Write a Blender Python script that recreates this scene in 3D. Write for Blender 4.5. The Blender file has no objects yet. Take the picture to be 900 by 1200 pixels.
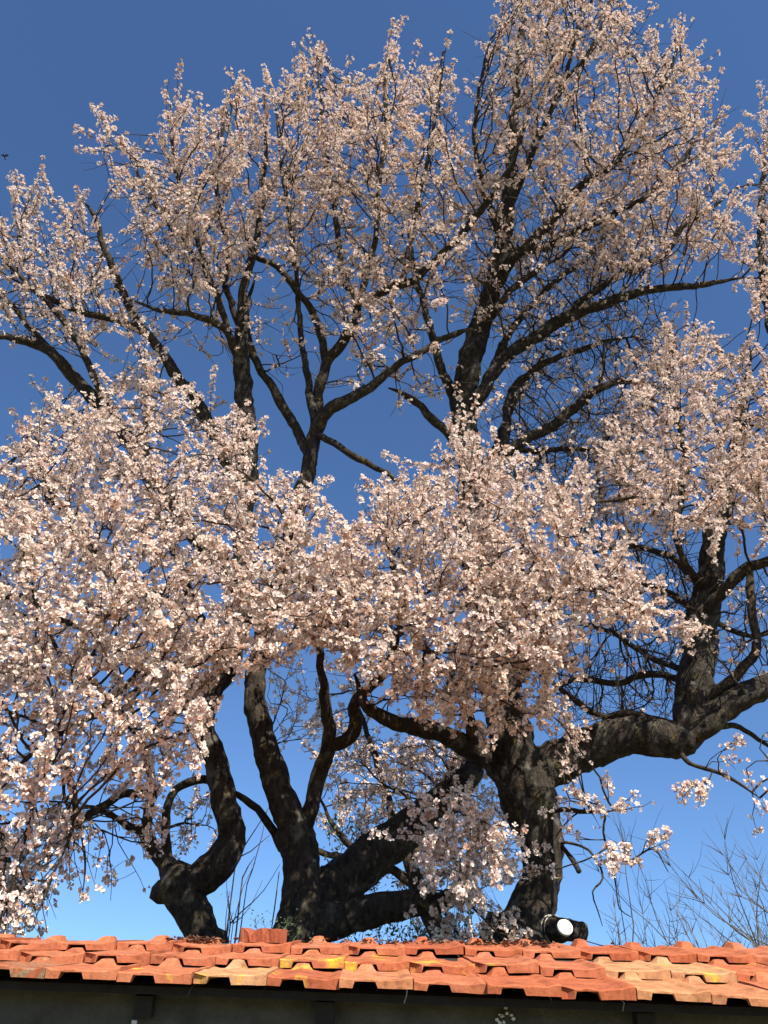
import bpy, math, random
import numpy as np
from mathutils import Vector, Matrix, noise

# ------------------------------------------------------------------ camera, sky, sun, exposure
SC = bpy.context.scene
COL = SC.collection
W, H, F = 900.0, 1200.0, 942.0            # photograph size and focal length in its pixels
PITCH, ROLL = math.radians(38.0), math.radians(0.8)
cam_d = bpy.data.cameras.new('camera')
cam = bpy.data.objects.new('camera', cam_d)
COL.objects.link(cam)
cam_d.sensor_fit = 'VERTICAL'
cam_d.angle_y = 2 * math.atan(H / 2 / F)
cam_d.clip_start, cam_d.clip_end = 0.05, 6000
CAM_M = (Matrix.Translation((0, 0, 1.6)) @ Matrix.Rotation(math.pi / 2 + PITCH, 4, 'X')
         @ Matrix.Rotation(ROLL, 4, 'Z'))
cam.matrix_world = CAM_M
SC.camera = cam
SC.render.resolution_x, SC.render.resolution_y = 768, 1024

SUN_EL, SUN_AZ = math.radians(43), math.radians(154)      # azimuth clockwise from +Y
world = bpy.data.worlds.new('World')
SC.world = world
world.use_nodes = True
wn = world.node_tree
wn.nodes.clear()
sky = wn.nodes.new('ShaderNodeTexSky')
sky.sky_type = 'NISHITA'
sky.sun_disc = False
sky.sun_elevation, sky.sun_rotation = SUN_EL, SUN_AZ
sky.altitude, sky.air_density, sky.dust_density, sky.ozone_density = 0, 1.0, 0.0, 9.5
bg = wn.nodes.new('ShaderNodeBackground')
bg.inputs['Strength'].default_value = 0.086
wo = wn.nodes.new('ShaderNodeOutputWorld')
wn.links.new(sky.outputs[0], bg.inputs[0])
wn.links.new(bg.outputs[0], wo.inputs[0])

sun_d = bpy.data.lights.new('sun', 'SUN')
sun_d.energy, sun_d.angle, sun_d.color = 5.0, math.radians(0.5), (1.0, 0.92, 0.80)
sun = bpy.data.objects.new('sun', sun_d)
COL.objects.link(sun)
sv = Vector((math.sin(SUN_AZ) * math.cos(SUN_EL), math.cos(SUN_AZ) * math.cos(SUN_EL), math.sin(SUN_EL)))
sun.rotation_euler = sv.to_track_quat('Z', 'Y').to_euler()
sun.location = sv * 30

SC.cycles.max_bounces = 5
SC.cycles.diffuse_bounces = 3
SC.view_settings.view_transform = 'Standard'
SC.view_settings.look = 'None'
SC.view_settings.exposure = 0.95
SC.view_settings.gamma = 1.0
SC.view_settings.use_curve_mapping = False

RNG = np.random.default_rng(11)
random.seed(5)

# ------------------------------------------------------------------ helpers
CM = np.array(CAM_M)
CAM_O = CM[:3, 3]


def pix_dir(u, v):
    d = np.stack([(np.asarray(u, float) - W / 2) / F, -(np.asarray(v, float) - H / 2) / F,
                  -np.ones_like(np.asarray(u, float))], -1)
    return d @ CM[:3, :3].T


def at(u, v, Y):
    """the point seen at photograph pixel (u, v) that stands Y metres in front of the viewer"""
    d = pix_dir(u, v)
    t = np.asarray(Y, float) / d[..., 1]
    return CAM_O + d * t[..., None]


def depth(p):
    return -((np.asarray(p) - CAM_O) @ CM[:3, :3])[..., 2]


def link(name, data, parent=None, **props):
    o = bpy.data.objects.new(name, data)
    COL.objects.link(o)
    if parent is not None:
        o.parent = parent
    for k, val in props.items():
        o[k] = val
    return o


def thing(name, loc, label, category, group=None):
    o = link(name, None, None, label=label, category=category)
    if group:
        o['group'] = group
    o.empty_display_size = 0.2
    o.location = loc
    return o


def child(name, mesh, parent, root_loc, mat=None, **props):
    """link a mesh given in world coordinates under its thing (roots are never rotated)"""
    o = link(name, mesh, parent, **props)
    o.matrix_parent_inverse = Matrix.Identity(4)
    return o


def np_mesh(name, verts, faces, mats, colors=None, mat_idx=None, smooth=False):
    """faces: array (n,3) or (n,4)"""
    me = bpy.data.meshes.new(name)
    verts = np.asarray(verts, np.float32)
    faces = np.asarray(faces, np.int32)
    n, k = faces.shape
    me.vertices.add(len(verts))
    me.vertices.foreach_set('co', verts.ravel())
    me.loops.add(n * k)
    me.loops.foreach_set('vertex_index', faces.ravel())
    me.polygons.add(n)
    me.polygons.foreach_set('loop_start', np.arange(0, n * k, k, dtype=np.int32))
    if mat_idx is not None:
        me.polygons.foreach_set('material_index', np.asarray(mat_idx, np.int32))
    if smooth:
        me.polygons.foreach_set('use_smooth', np.ones(n, bool))
    me.update(calc_edges=True)
    if colors is not None:
        at_ = me.color_attributes.new('tint', 'BYTE_COLOR', 'POINT')
        c = np.ones((len(verts), 4), np.float32)
        c[:, :3] = colors
        at_.data.foreach_set('color', c.ravel())
    for m in (mats if isinstance(mats, (list, tuple)) else [mats]):
        me.materials.append(m)
    return me


class MB:
    def __init__(self):
        self.v, self.f = [], []

    def add(self, v, f):
        b = len(self.v)
        self.v += [tuple(map(float, p)) for p in v]
        self.f += [tuple(i + b for i in q) for q in f]
        return self

    def box(self, c, s, m=None):
        c, s = Vector(c), Vector(s) / 2
        v = [c + Vector((a * s.x, b * s.y, d * s.z)) for a in (-1, 1) for b in (-1, 1) for d in (-1, 1)]
        if m is not None:
            v = [m @ p for p in v]
        return self.add(v, [(0, 1, 3, 2), (4, 6, 7, 5), (0, 4, 5, 1), (2, 3, 7, 6), (0, 2, 6, 4), (1, 5, 7, 3)])

    def mesh(self, name, mat, smooth=False):
        me = bpy.data.meshes.new(name)
        me.from_pydata(self.v, [], self.f)
        me.materials.append(mat)
        if smooth:
            me.polygons.foreach_set('use_smooth', [True] * len(me.polygons))
        me.update()
        return me


def tube(pts, rad, n=6, cap=True, rough=0.0, freq=6.0, seed=0.0):
    """vertices and quads of a tube along pts with radii; rough = gnarled relief as a share of the radius"""
    P = np.asarray(pts, float)
    R = np.asarray(rad, float)
    m = len(P)
    T = np.gradient(P, axis=0)
    T /= np.linalg.norm(T, axis=1)[:, None] + 1e-9
    a = np.array([0.0, 0, 1]) if abs(T[0, 2]) < 0.9 else np.array([1.0, 0, 0])
    u = np.cross(T[0], a)
    u /= np.linalg.norm(u)
    U = np.empty_like(P)
    for i in range(m):
        u = u - T[i] * (u @ T[i])
        u /= np.linalg.norm(u) + 1e-9
        U[i] = u
    V = np.cross(T, U)
    ang = np.arange(n) * 2 * math.pi / n
    ring = U[:, None, :] * np.cos(ang)[None, :, None] + V[:, None, :] * np.sin(ang)[None, :, None]
    RR = np.repeat(R[:, None], n, 1)
    if rough > 0:
        for i in range(m):
            for j in range(n):
                q = P[i] + ring[i, j] * R[i]
                q = Vector(q) + Vector((seed, seed * 1.7, 0))
                d = noise.noise(q * freq) * 0.75 + noise.noise(q * freq * 2.6) * 0.4 + noise.noise(q * freq * 6.5) * 0.22
                RR[i, j] *= 1 + rough * d
    vs = (P[:, None, :] + ring * RR[..., None]).reshape(-1, 3)
    i0 = np.arange(m - 1)[:, None] * n
    j = np.arange(n)[None, :]
    jn = (j + 1) % n
    fs = np.stack([i0 + j, i0 + jn, i0 + n + jn, i0 + n + j], -1).reshape(-1, 4)
    if cap:
        vs = np.vstack([vs, P[-1] + T[-1] * R[-1] * 0.6])
        e = len(vs) - 1
        b = (m - 1) * n
        fs = np.vstack([fs, np.stack([b + j[0], b + jn[0], np.full(n, e), np.full(n, e)], -1)])
    return vs, fs


def tri_fix(fs):
    """quads with a doubled last corner become triangles: split everything into triangles"""
    fs = np.asarray(fs)
    t1 = fs[:, [0, 1, 2]]
    t2 = fs[:, [0, 2, 3]]
    t2 = t2[t2[:, 1] != t2[:, 2]]
    return np.vstack([t1, t2])


def catmull(P, step):
    P = np.asarray(P, float)
    A = np.vstack([2 * P[0] - P[1], P, 2 * P[-1] - P[-2]])
    out = []
    for i in range(len(P) - 1):
        p0, p1, p2, p3 = A[i:i + 4]
        L = np.linalg.norm((p2 - p1)[:3])
        k = max(1, int(round(L / step)))
        for t in np.arange(k) / k:
            out.append(0.5 * (2 * p1 + (p2 - p0) * t + (2 * p0 - 5 * p1 + 4 * p2 - p3) * t * t
                              + (3 * p1 - p0 - 3 * p2 + p3) * t ** 3))
    out.append(P[-1])
    return np.array(out)


# ------------------------------------------------------------------ materials
def new_mat(name):
    m = bpy.data.materials.new(name)
    m.use_nodes = True
    nt = m.node_tree
    nt.nodes.clear()
    out = nt.nodes.new('ShaderNodeOutputMaterial')
    return m, nt, out


def N(nt, typ, **kw):
    n = nt.nodes.new(typ)
    for k, val in kw.items():
        if k in n.inputs:
            n.inputs[k].default_value = val
        else:
            setattr(n, k, val)
    return n


def ramp(nt, src, stops):
    r = nt.nodes.new('ShaderNodeValToRGB')
    els = r.color_ramp.elements
    while len(els) < len(stops):
        els.new(0.5)
    for e, (p, c) in zip(els, stops):
        e.position = p
        e.color = (*c, 1) if len(c) == 3 else c
    nt.links.new(src, r.inputs[0])
    return r


def mix(nt, fac, a, b, mode='MIX'):
    n = nt.nodes.new('ShaderNodeMix')
    n.data_type = 'RGBA'
    n.blend_type = mode
    for sock, val in ((n.inputs[0], fac), (n.inputs[6], a), (n.inputs[7], b)):
        if isinstance(val, (int, float)):
            sock.default_value = val
        elif isinstance(val, tuple):
            sock.default_value = (*val, 1)
        else:
            nt.links.new(val, sock)
    return n.outputs[2]


def noise_tex(nt, vec, scale, detail=4.0, rough=0.55):
    n = N(nt, 'ShaderNodeTexNoise', Scale=scale, Detail=detail, Roughness=rough)
    nt.links.new(vec, n.inputs['Vector'])
    return n


def world_pos(nt):
    return nt.nodes.new('ShaderNodeNewGeometry').outputs['Position']


def bark_mat(name, dark, light, lichen, mustard, fine=1.0):
    m, nt, out = new_mat(name)
    pos = world_pos(nt)
    mp = N(nt, 'ShaderNodeMapping')
    mp.inputs['Scale'].default_value = (1, 1, 0.35)
    nt.links.new(pos, mp.inputs['Vector'])
    n1 = noise_tex(nt, mp.outputs[0], 34 * fine, 6, 0.65)
    n2 = noise_tex(nt, pos, 7 * fine, 5, 0.6)
    n3 = noise_tex(nt, pos, 13 * fine, 5, 0.7)
    c = ramp(nt, n1.outputs['Fac'], [(0.32, dark), (0.68, light)])
    fl = ramp(nt, n2.outputs['Fac'], [(0.56, (0, 0, 0)), (0.68, (1, 1, 1))])
    c2 = mix(nt, fl.outputs[0], c.outputs[0], lichen)
    fm = ramp(nt, n3.outputs['Fac'], [(0.58, (0, 0, 0)), (0.68, (1, 1, 1))])
    c3 = mix(nt, fm.outputs[0], c2, mustard)
    b = N(nt, 'ShaderNodeBsdfPrincipled', Roughness=0.9)
    b.inputs['Specular IOR Level'].default_value = 0.2
    nt.links.new(c3, b.inputs['Base Color'])
    bump = N(nt, 'ShaderNodeBump', Strength=0.9, Distance=0.03 / fine)
    nt.links.new(n1.outputs['Fac'], bump.inputs['Height'])
    nt.links.new(bump.outputs[0], b.inputs['Normal'])
    nt.links.new(b.outputs[0], out.inputs[0])
    return m


M_BARK = bark_mat('almond_bark', (0.010, 0.008, 0.007), (0.058, 0.047, 0.037), (0.11, 0.105, 0.085), (0.13, 0.10, 0.04))
M_LIMB = bark_mat('almond_limb_bark', (0.012, 0.010, 0.008), (0.060, 0.047, 0.035), (0.09, 0.08, 0.05), (0.16, 0.11, 0.03), 1.6)
M_TWIG = bark_mat('almond_twig_bark', (0.022, 0.016, 0.013), (0.065, 0.047, 0.036), (0.08, 0.065, 0.04), (0.10, 0.07, 0.03), 2.5)
M_GREYTWIG = bark_mat('grey_twig_bark', (0.05, 0.042, 0.035), (0.15, 0.12, 0.095), (0.18, 0.15, 0.10), (0.2, 0.15, 0.06), 2.5)


def petal_mat():
    m, nt, out = new_mat('almond_petal')
    at_ = N(nt, 'ShaderNodeAttribute', attribute_name='tint')
    d = N(nt, 'ShaderNodeBsdfDiffuse', Roughness=0.6)
    t = N(nt, 'ShaderNodeBsdfTranslucent')
    nt.links.new(at_.outputs['Color'], d.inputs[0])
    tc = mix(nt, 1.0, at_.outputs['Color'], (1.0, 0.9, 0.84), 'MULTIPLY')
    nt.links.new(tc, t.inputs[0])
    mx = N(nt, 'ShaderNodeMixShader')
    mx.inputs[0].default_value = 0.28
    nt.links.new(d.outputs[0], mx.inputs[1])
    nt.links.new(t.outputs[0], mx.inputs[2])
    nt.links.new(mx.outputs[0], out.inputs[0])
    return m


M_PETAL = petal_mat()


def plain(name, col, rough=0.8, var=0.25, scale=20, bump=0.3, dist=0.01):
    m, nt, out = new_mat(name)
    pos = world_pos(nt)
    n = noise_tex(nt, pos, scale, 6, 0.65)
    lo = tuple(x * (1 - var) for x in col)
    hi = tuple(min(1, x * (1 + var)) for x in col)
    c = ramp(nt, n.outputs['Fac'], [(0.3, lo), (0.7, hi)])
    b = N(nt, 'ShaderNodeBsdfPrincipled', Roughness=rough)
    nt.links.new(c.outputs[0], b.inputs['Base Color'])
    bp = N(nt, 'ShaderNodeBump', Strength=bump, Distance=dist)
    nt.links.new(n.outputs['Fac'], bp.inputs['Height'])
    nt.links.new(bp.outputs[0], b.inputs['Normal'])
    nt.links.new(b.outputs[0], out.inputs[0])
    return m


M_CALYX = plain('calyx', (0.20, 0.085, 0.06), 0.8, 0.3, 40, 0)


def tile_mat():
    m, nt, out = new_mat('terracotta')
    oi = N(nt, 'ShaderNodeObjectInfo')
    tc = N(nt, 'ShaderNodeTexCoord')
    off = N(nt, 'ShaderNodeVectorMath', operation='MULTIPLY_ADD')
    cb = N(nt, 'ShaderNodeCombineXYZ')
    for i in range(3):
        nt.links.new(oi.outputs['Random'], cb.inputs[i])
    nt.links.new(cb.outputs[0], off.inputs[0])
    off.inputs[1].default_value = (37, 61, 23)
    nt.links.new(tc.outputs['Object'], off.inputs[2])
    v = off.outputs[0]
    n1 = noise_tex(nt, v, 14, 6, 0.6)
    n2 = noise_tex(nt, v, 70, 4, 0.7)
    n3 = noise_tex(nt, v, 9, 5, 0.65)
    n4 = noise_tex(nt, v, 30, 5, 0.7)
    shade = ramp(nt, n1.outputs['Fac'], [(0.28, (0.50, 0.45, 0.42)), (0.45, (0.95, 0.92, 0.9)), (0.55, (1.05, 1.05, 1.05)), (0.75, (1.25, 1.45, 1.6))])
    base = mix(nt, 1.0, oi.outputs['Color'], shade.outputs[0], 'MULTIPLY')
    grain = ramp(nt, n2.outputs['Fac'], [(0.3, (0.55, 0.5, 0.48)), (0.5, (1, 1, 1))])
    base = mix(nt, 0.8, base, grain.outputs[0], 'MULTIPLY')
    # yellow and grey lichen crusts: how much each tile carries is its own property
    at_ = N(nt, 'ShaderNodeAttribute', attribute_type='OBJECT', attribute_name='lichen')
    ag = N(nt, 'ShaderNodeAttribute', attribute_type='OBJECT', attribute_name='soot')
    th = N(nt, 'ShaderNodeMath', operation='ADD')
    nt.links.new(n3.outputs['Fac'], th.inputs[0])
    nt.links.new(at_.outputs['Fac'], th.inputs[1])
    fy = ramp(nt, th.outputs[0], [(0.68, (0, 0, 0)), (0.80, (1, 1, 1))])
    lc = ramp(nt, n4.outputs['Fac'], [(0.35, (0.30, 0.24, 0.06)), (0.5, (0.62, 0.36, 0.03)), (0.7, (0.70, 0.46, 0.08))])
    base = mix(nt, fy.outputs[0], base, lc.outputs[0])
    tg = N(nt, 'ShaderNodeMath', operation='ADD')
    nt.links.new(n4.outputs['Fac'], tg.inputs[0])
    nt.links.new(ag.outputs['Fac'], tg.inputs[1])
    fg = ramp(nt, tg.outputs[0], [(0.66, (0, 0, 0)), (0.82, (0.85, 0.85, 0.85))])
    gc = ramp(nt, n2.outputs['Fac'], [(0.3, (0.09, 0.075, 0.045)), (0.7, (0.30, 0.25, 0.15))])
    base = mix(nt, fg.outputs[0], base, gc.outputs[0])
    b = N(nt, 'ShaderNodeBsdfPrincipled', Roughness=0.88)
    b.inputs['Specular IOR Level'].default_value = 0.2
    nt.links.new(base, b.inputs['Base Color'])
    bp = N(nt, 'ShaderNodeBump', Strength=0.5, Distance=0.004)
    nt.links.new(n2.outputs['Fac'], bp.inputs['Height'])
    nt.links.new(bp.outputs[0], b.inputs['Normal'])
    nt.links.new(b.outputs[0], out.inputs[0])
    return m


M_TILE = tile_mat()
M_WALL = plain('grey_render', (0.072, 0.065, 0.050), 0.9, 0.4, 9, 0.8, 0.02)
M_WOOD = plain('weathered_timber', (0.013, 0.011, 0.009), 0.85, 0.4, 30, 0.5)
M_PALE = plain('pale_flake', (0.62, 0.60, 0.55), 0.8, 0.2, 60, 0.3)
M_GROUND = plain('dry_grass_earth', (0.13, 0.12, 0.06), 0.95, 0.5, 1.3, 0.6, 0.05)
M_WHITE = plain('white_plastic', (0.85, 0.85, 0.82), 0.75, 0.03, 10, 0)
M_WIRE = plain('galvanised_wire', (0.38, 0.36, 0.30), 0.5, 0.2, 40, 0)
M_DEADLEAF = plain('dead_leaf', (0.17, 0.085, 0.05), 0.85, 0.5, 50, 0.3)
M_LEAF = plain('shrub_leaf', (0.07, 0.09, 0.045), 0.7, 0.4, 8, 0)
M_WEED = plain('weed_leaf', (0.05, 0.08, 0.03), 0.7, 0.4, 30, 0)
M_BIRD = plain('bird_plumage', (0.03, 0.03, 0.035), 0.8, 0.3, 30, 0)

# ------------------------------------------------------------------ ground
gm = MB().add([(-2500, -2500, 0), (2500, -2500, 0), (2500, 2500, 0), (-2500, 2500, 0)], [(0, 1, 2, 3)]).mesh('ground', M_GROUND)
link('ground', gm, None, kind='structure')

# ------------------------------------------------------------------ shed with its tiled roof
EAVE_Y, TOP_Y = 2.75, 3.76
e0, e1 = at(0, 1150, EAVE_Y), at(900, 1184, EAVE_Y)
r0, r1 = at(0, 1104, TOP_Y), at(900, 1115, TOP_Y)


def on_line(a, b, x):
    t = (x - a[0]) / (b[0] - a[0])
    return a + (b - a) * t


def roof_pt(x, s):
    """point on the roof's plane: s = 0 at the eaves, 1 at the top edge"""
    a, b = on_line(e0, e1, x), on_line(r0, r1, x)
    return a + (b - a) * s


shed_loc = Vector((0, 3.3, 0))
shed = thing('tiled_shed', shed_loc, 'low grey rendered shed with a single slope of old orange clay tiles', 'shed')
XL, XR = -2.25, 2.25
WY0, WY1 = EAVE_Y + 0.2, TOP_Y - 0.03
loc = np.array(shed_loc)

mb = MB()
cols = 36
xs = np.linspace(XL + 0.05, XR - 0.05, cols + 1)
nz = 10
vs = []
for x in xs:
    s = (WY0 - EAVE_Y) / (TOP_Y - EAVE_Y)
    topz = roof_pt(x, s)[2] - 0.05
    for k in range(nz + 1):
        z = topz * k / nz
        y = WY0 + 0.012 * noise.noise(Vector((x * 2.2, z * 2.2, 1))) + 0.006 * noise.noise(Vector((x * 9, z * 9, 4)))
        vs.append((x - loc[0], y - loc[1], z - loc[2]))
fs = [(i * (nz + 1) + k, (i + 1) * (nz + 1) + k, (i + 1) * (nz + 1) + k + 1, i * (nz + 1) + k + 1)
      for i in range(cols) for k in range(nz)]
mb.add(vs, fs)
for xe in (XL + 0.05, XR - 0.05):           # side walls and back wall
    q = [(xe, WY0, 0), (xe, WY1, 0), (xe, WY1, roof_pt(xe, .97)[2] - .045), (xe, WY0, roof_pt(xe, .2)[2] - .05)]
    mb.add([np.array(p) - loc for p in q], [(0, 1, 2, 3)])
q = [(XL + .05, WY1, 0), (XR - .05, WY1, 0), (XR - .05, WY1, roof_pt(XR - .05, .97)[2] - .045), (XL + .05, WY1, roof_pt(XL + .05, .97)[2] - .045)]
mb.add([np.array(p) - loc for p in q], [(0, 1, 2, 3)])
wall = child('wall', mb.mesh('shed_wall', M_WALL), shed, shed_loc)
# the roof's board deck
mb = MB()
q = [roof_pt(XL, 0.09), roof_pt(XR, 0.09), roof_pt(XR, 1.0), roof_pt(XL, 1.0)]
top = [np.array(p) - loc - np.array([0, 0, 0.012]) for p in q]
bot = [p - np.array([0, 0, 0.022]) for p in top]
mb.add(top + bot, [(0, 1, 2, 3), (7, 6, 5, 4), (0, 4, 5, 1), (1, 5, 6, 2), (2, 6, 7, 3), (3, 7, 4, 0)])
roof = child('roof', mb.mesh('roof_deck', M_WOOD), shed, shed_loc)
mb = MB()                                # mortar fillet closing the top edge
q = [roof_pt(XL, .96), roof_pt(XR, .96), roof_pt(XR, 1.01), roof_pt(XL, 1.01)]
top = [np.array(p) - loc + np.array([0, 0, 0.004]) for p in q]
bot = [p - np.array([0, 0, 0.07]) for p in top]
mb.add(top + bot, [(0, 1, 2, 3), (7, 6, 5, 4), (0, 4, 5, 1), (1, 5, 6, 2), (2, 6, 7, 3), (3, 7, 4, 0)])
child('mortar_fillet', mb.mesh('mortar_fillet', M_WALL), roof, shed_loc)
# rafter tails below the eaves, each with its pale end chip
for k, u in enumerate((-240, 163, 380, 760, 1080)):
    x = at(u, 1175, EAVE_Y + .1)[0]
    p = roof_pt(x, 0.14)
    mb = MB()
    sl = math.atan2(r0[2] - e0[2], TOP_Y - EAVE_Y)
    M = Matrix.Translation(Vector(p - loc) + Vector((0, 0.06, -0.075))) @ Matrix.Rotation(sl, 4, 'X')
    mb.box((0, 0.02, 0.012), (0.055, 0.13, 0.06), M)
    rf = child('rafter_tail', mb.mesh('rafter_tail', M_WOOD), shed, shed_loc)
    mb = MB()
    mb.box((-0.008 - .01 * (k % 2), -0.049, -0.028), (0.036 - .02 * (k % 2), 0.008, 0.009), M @ Matrix.Rotation(.06, 4, 'Y'))
    child('chip', mb.mesh('chip', M_PALE), rf, shed_loc)
# flakes of white paint still stuck on the render
p0 = at(590, 1190, WY0 - .014)
for k in range(9):
    a = random.uniform(0, 6.28)
    r = random.uniform(0.002, 0.03)
    c = Vector(p0) - Vector(loc) + Vector((r * math.cos(a) * 1.2, 0, r * math.sin(a) * .7))
    n = 5
    pts = [c + Vector((random.uniform(.004, .009) * math.cos(i * 6.28 / n + a), -.002, random.uniform(.003, .006) * math.sin(i * 6.28 / n + a))) for i in range(n)]
    mb = MB().add(pts + [p + Vector((0, .006, 0)) for p in pts], [tuple(range(n))[::-1]] + [(i, (i + 1) % n, (i + 1) % n + n, i + n) for i in range(n)])
    child('paint_flake', mb.mesh('paint_flake', M_PALE), wall, shed_loc)


def tile_profile(x, t, k):
    """height of a tile's upper face: two shallow pans, a soft middle rib and a side rib"""
    up = min(1, max(0, (t - .74) / .11))
    rib = min(1, max(0, (x - .044) / .012), max(0, (.116 - x) / .012))
    h = 0.004 * math.exp(-((x - 0.085) / 0.022) ** 2) + (.0185 + .004 * math.sin(k * 2.7)) * up * rib
    h += 0.008 / (1 + math.exp(-(x - 0.200) / 0.004)) + 0.003 * math.exp(-(x / 0.012) ** 2)
    return h + 0.0015 * math.sin(x * 28 + k)


def tile_mesh(k, chipped=False):
    Lt, th = 0.415, 0.012
    xs = [0, .02, .041, .047, .065, .085, .103, .112, .120, .16, .19, .200, .21, .229]
    ts = [0, .012, .05, .085, .2, .4, .6, .74, .85, 1]
    rnd = random.Random(k)
    ap = 0.025 + rnd.uniform(-.002, .002)      # depth of the lip at the lower end, cut away over the rib below
    vs, fs = [], []
    nx, ny = len(xs), len(ts)
    for layer in (0, 1):
        for j, t in enumerate(ts):
            for x in xs:
                y = t * Lt
                wob = noise.noise(Vector((x * 38, k * 3.1, 0))) + .8 * noise.noise(Vector((x * 130, k * 5.3, 2)))
                if j == 0:
                    y += 0.003 * wob + (0.014 if chipped and x < .03 else 0)
                z = tile_profile(x, t, k) + 0.003 * noise.noise(Vector((x * 18, y * 10, k * 2.3)))
                if layer:
                    if j > 2:
                        z -= th
                    else:
                        z = -.006 if .047 <= x <= .112 else -ap + .001 * wob
                elif j == 0:
                    z -= 0.0035
                vs.append((x * .955 + 0.0015 * noise.noise(Vector((y * 20, k, x * 4))), y, z))
    b = nx * ny
    for j in range(ny - 1):
        for i in range(nx - 1):
            a = j * nx + i
            fs.append((a, a + 1, a + nx + 1, a + nx))
            fs.append((b + a, b + a + nx, b + a + nx + 1, b + a + 1))
    for i in range(nx - 1):
        fs.append((i, b + i, b + i + 1, i + 1))
        a = (ny - 1) * nx + i
        fs.append((a, a + 1, b + a + 1, b + a))
    for j in range(ny - 1):
        a = j * nx
        fs.append((a, a + nx, b + a + nx, b + a))
        a = j * nx + nx - 1
        fs.append((a, b + a, b + a + nx, a + nx))
    return MB().add(vs, fs).mesh('tile', M_TILE)


TILES = [tile_mesh(k, k % 4 == 2) for k in range(14)]
ORANGE = [(0.385, 0.118, 0.052), (0.36, 0.103, 0.044), (0.40, 0.132, 0.062), (0.38, 0.125, 0.060), (0.345, 0.095, 0.042)]
PALE = [(0.43, 0.195, 0.088), (0.44, 0.225, 0.11), (0.42, 0.17, 0.078)]
# (row, column) of the tiles with a look of their own; column 0 is the one whose left joint is at pixel 51
PALE_AT = {(0, 2), (0, 4), (0, 8), (0, 9), (1, 8), (1, 9)}
LICHEN = {(0, 1): .10, (0, 3): .12, (1, 3): .16, (1, 4): .13, (0, 2): .08, (1, 5): .1, (1, 6): .06, (1, 9): .12, (0, -1): .06, (1, 10): .1}
SOOT = {(0, -1): .22, (1, 0): .12, (0, 3): .10, (0, 9): .08, (1, 1): .08, (2, 9): .05, (1, 9): .06}
pitch_x = 87.5 * float(depth(roof_pt(0, 0))) / F
x0 = at(51, 1148, EAVE_Y)[0]
gauge = 1.0 / 3
for row in range(3):
    for c in range(-10, 22):
        x = x0 + c * pitch_x + random.uniform(-.003, .003)
        if x < XL or x + .229 > XR + .05:
            continue
        s0 = row * gauge + random.uniform(-.013, .013)
        A = roof_pt(x, s0)
        B = roof_pt(x, s0 + gauge * 1.15)
        C = roof_pt(x + pitch_x, s0)
        ax = Vector(C - A).normalized()
        ay = Vector(B - A)
        lift0, lift1 = 0.038, 0.004
        ay = (ay + Vector((0, 0, lift1 - lift0))).normalized()
        az = ax.cross(ay).normalized()
        ay = az.cross(ax)
        R = Matrix((ax, ay, az)).transposed().to_4x4()
        R = R @ Matrix.Rotation(random.uniform(-.020, .020), 4, 'Z') @ Matrix.Rotation(random.uniform(-.022, .022), 4, 'Y')
        o = link('tile', TILES[random.randrange(14)], roof)
        o.matrix_basis = Matrix.Translation(Vector(A) - shed_loc + Vector((0, 0, lift0 + random.uniform(-.003, .005)))) @ R
        col = random.choice(PALE if (row, c) in PALE_AT else ORANGE)
        o.color = (*col, 1)
        o['lichen'] = LICHEN.get((row, c), -0.03 if random.random() < .8 else 0.06)
        o['soot'] = SOOT.get((row, c), -.05)

# the loose broken tile lying on the top edge
xl = at(308, 1100, TOP_Y - .12)[0]
pb = Vector(roof_pt(xl, 0.90)) + Vector((0, 0, 0.022))
lt = thing('broken_tile', pb, 'loose broken clay tile lying on the top edge of the tiled roof', 'tile')
Wl, Ll, n = 0.165, 0.10, 14
vs, fs = [], []
for j in range(2):
    for layer in range(2):
        for i in range(n + 1):
            t = i / n
            x = (t - .5) * Wl
            z = 0.052 - 0.026 * math.exp(-((t - .28) / .13) ** 2) + .006 * noise.noise(Vector((t * 9, j, 2)))
            if t > .52:
                z = 0.049 + .003 * noise.noise(Vector((t * 9, j, 2)))
            vs.append((x, (j - .5) * Ll + .006 * noise.noise(Vector((t * 8, 4, layer))), z if layer == 0 else 0.0))
q = 2 * (n + 1)
for i in range(n):
    fs += [(i, i + 1, q + i + 1, q + i), (n + 1 + i, q + n + 1 + i, q + n + 2 + i, n + 2 + i),
           (i, n + 1 + i, n + 2 + i, i + 1), (q + i, q + i + 1, q + n + 2 + i, q + n + 1 + i)]
fs += [(0, q, q + n + 1, n + 1), (n, 2 * n + 1, q + 2 * n + 1, q + n)]
o = child('shell', MB().add(vs, fs).mesh('broken_tile', M_TILE), lt, pb)
o.rotation_euler = (math.radians(9), math.radians(3), math.radians(-14))
o.color = (0.30, 0.085, 0.04, 1)
o['lichen'], o['soot'] = -.1, -.02

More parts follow.
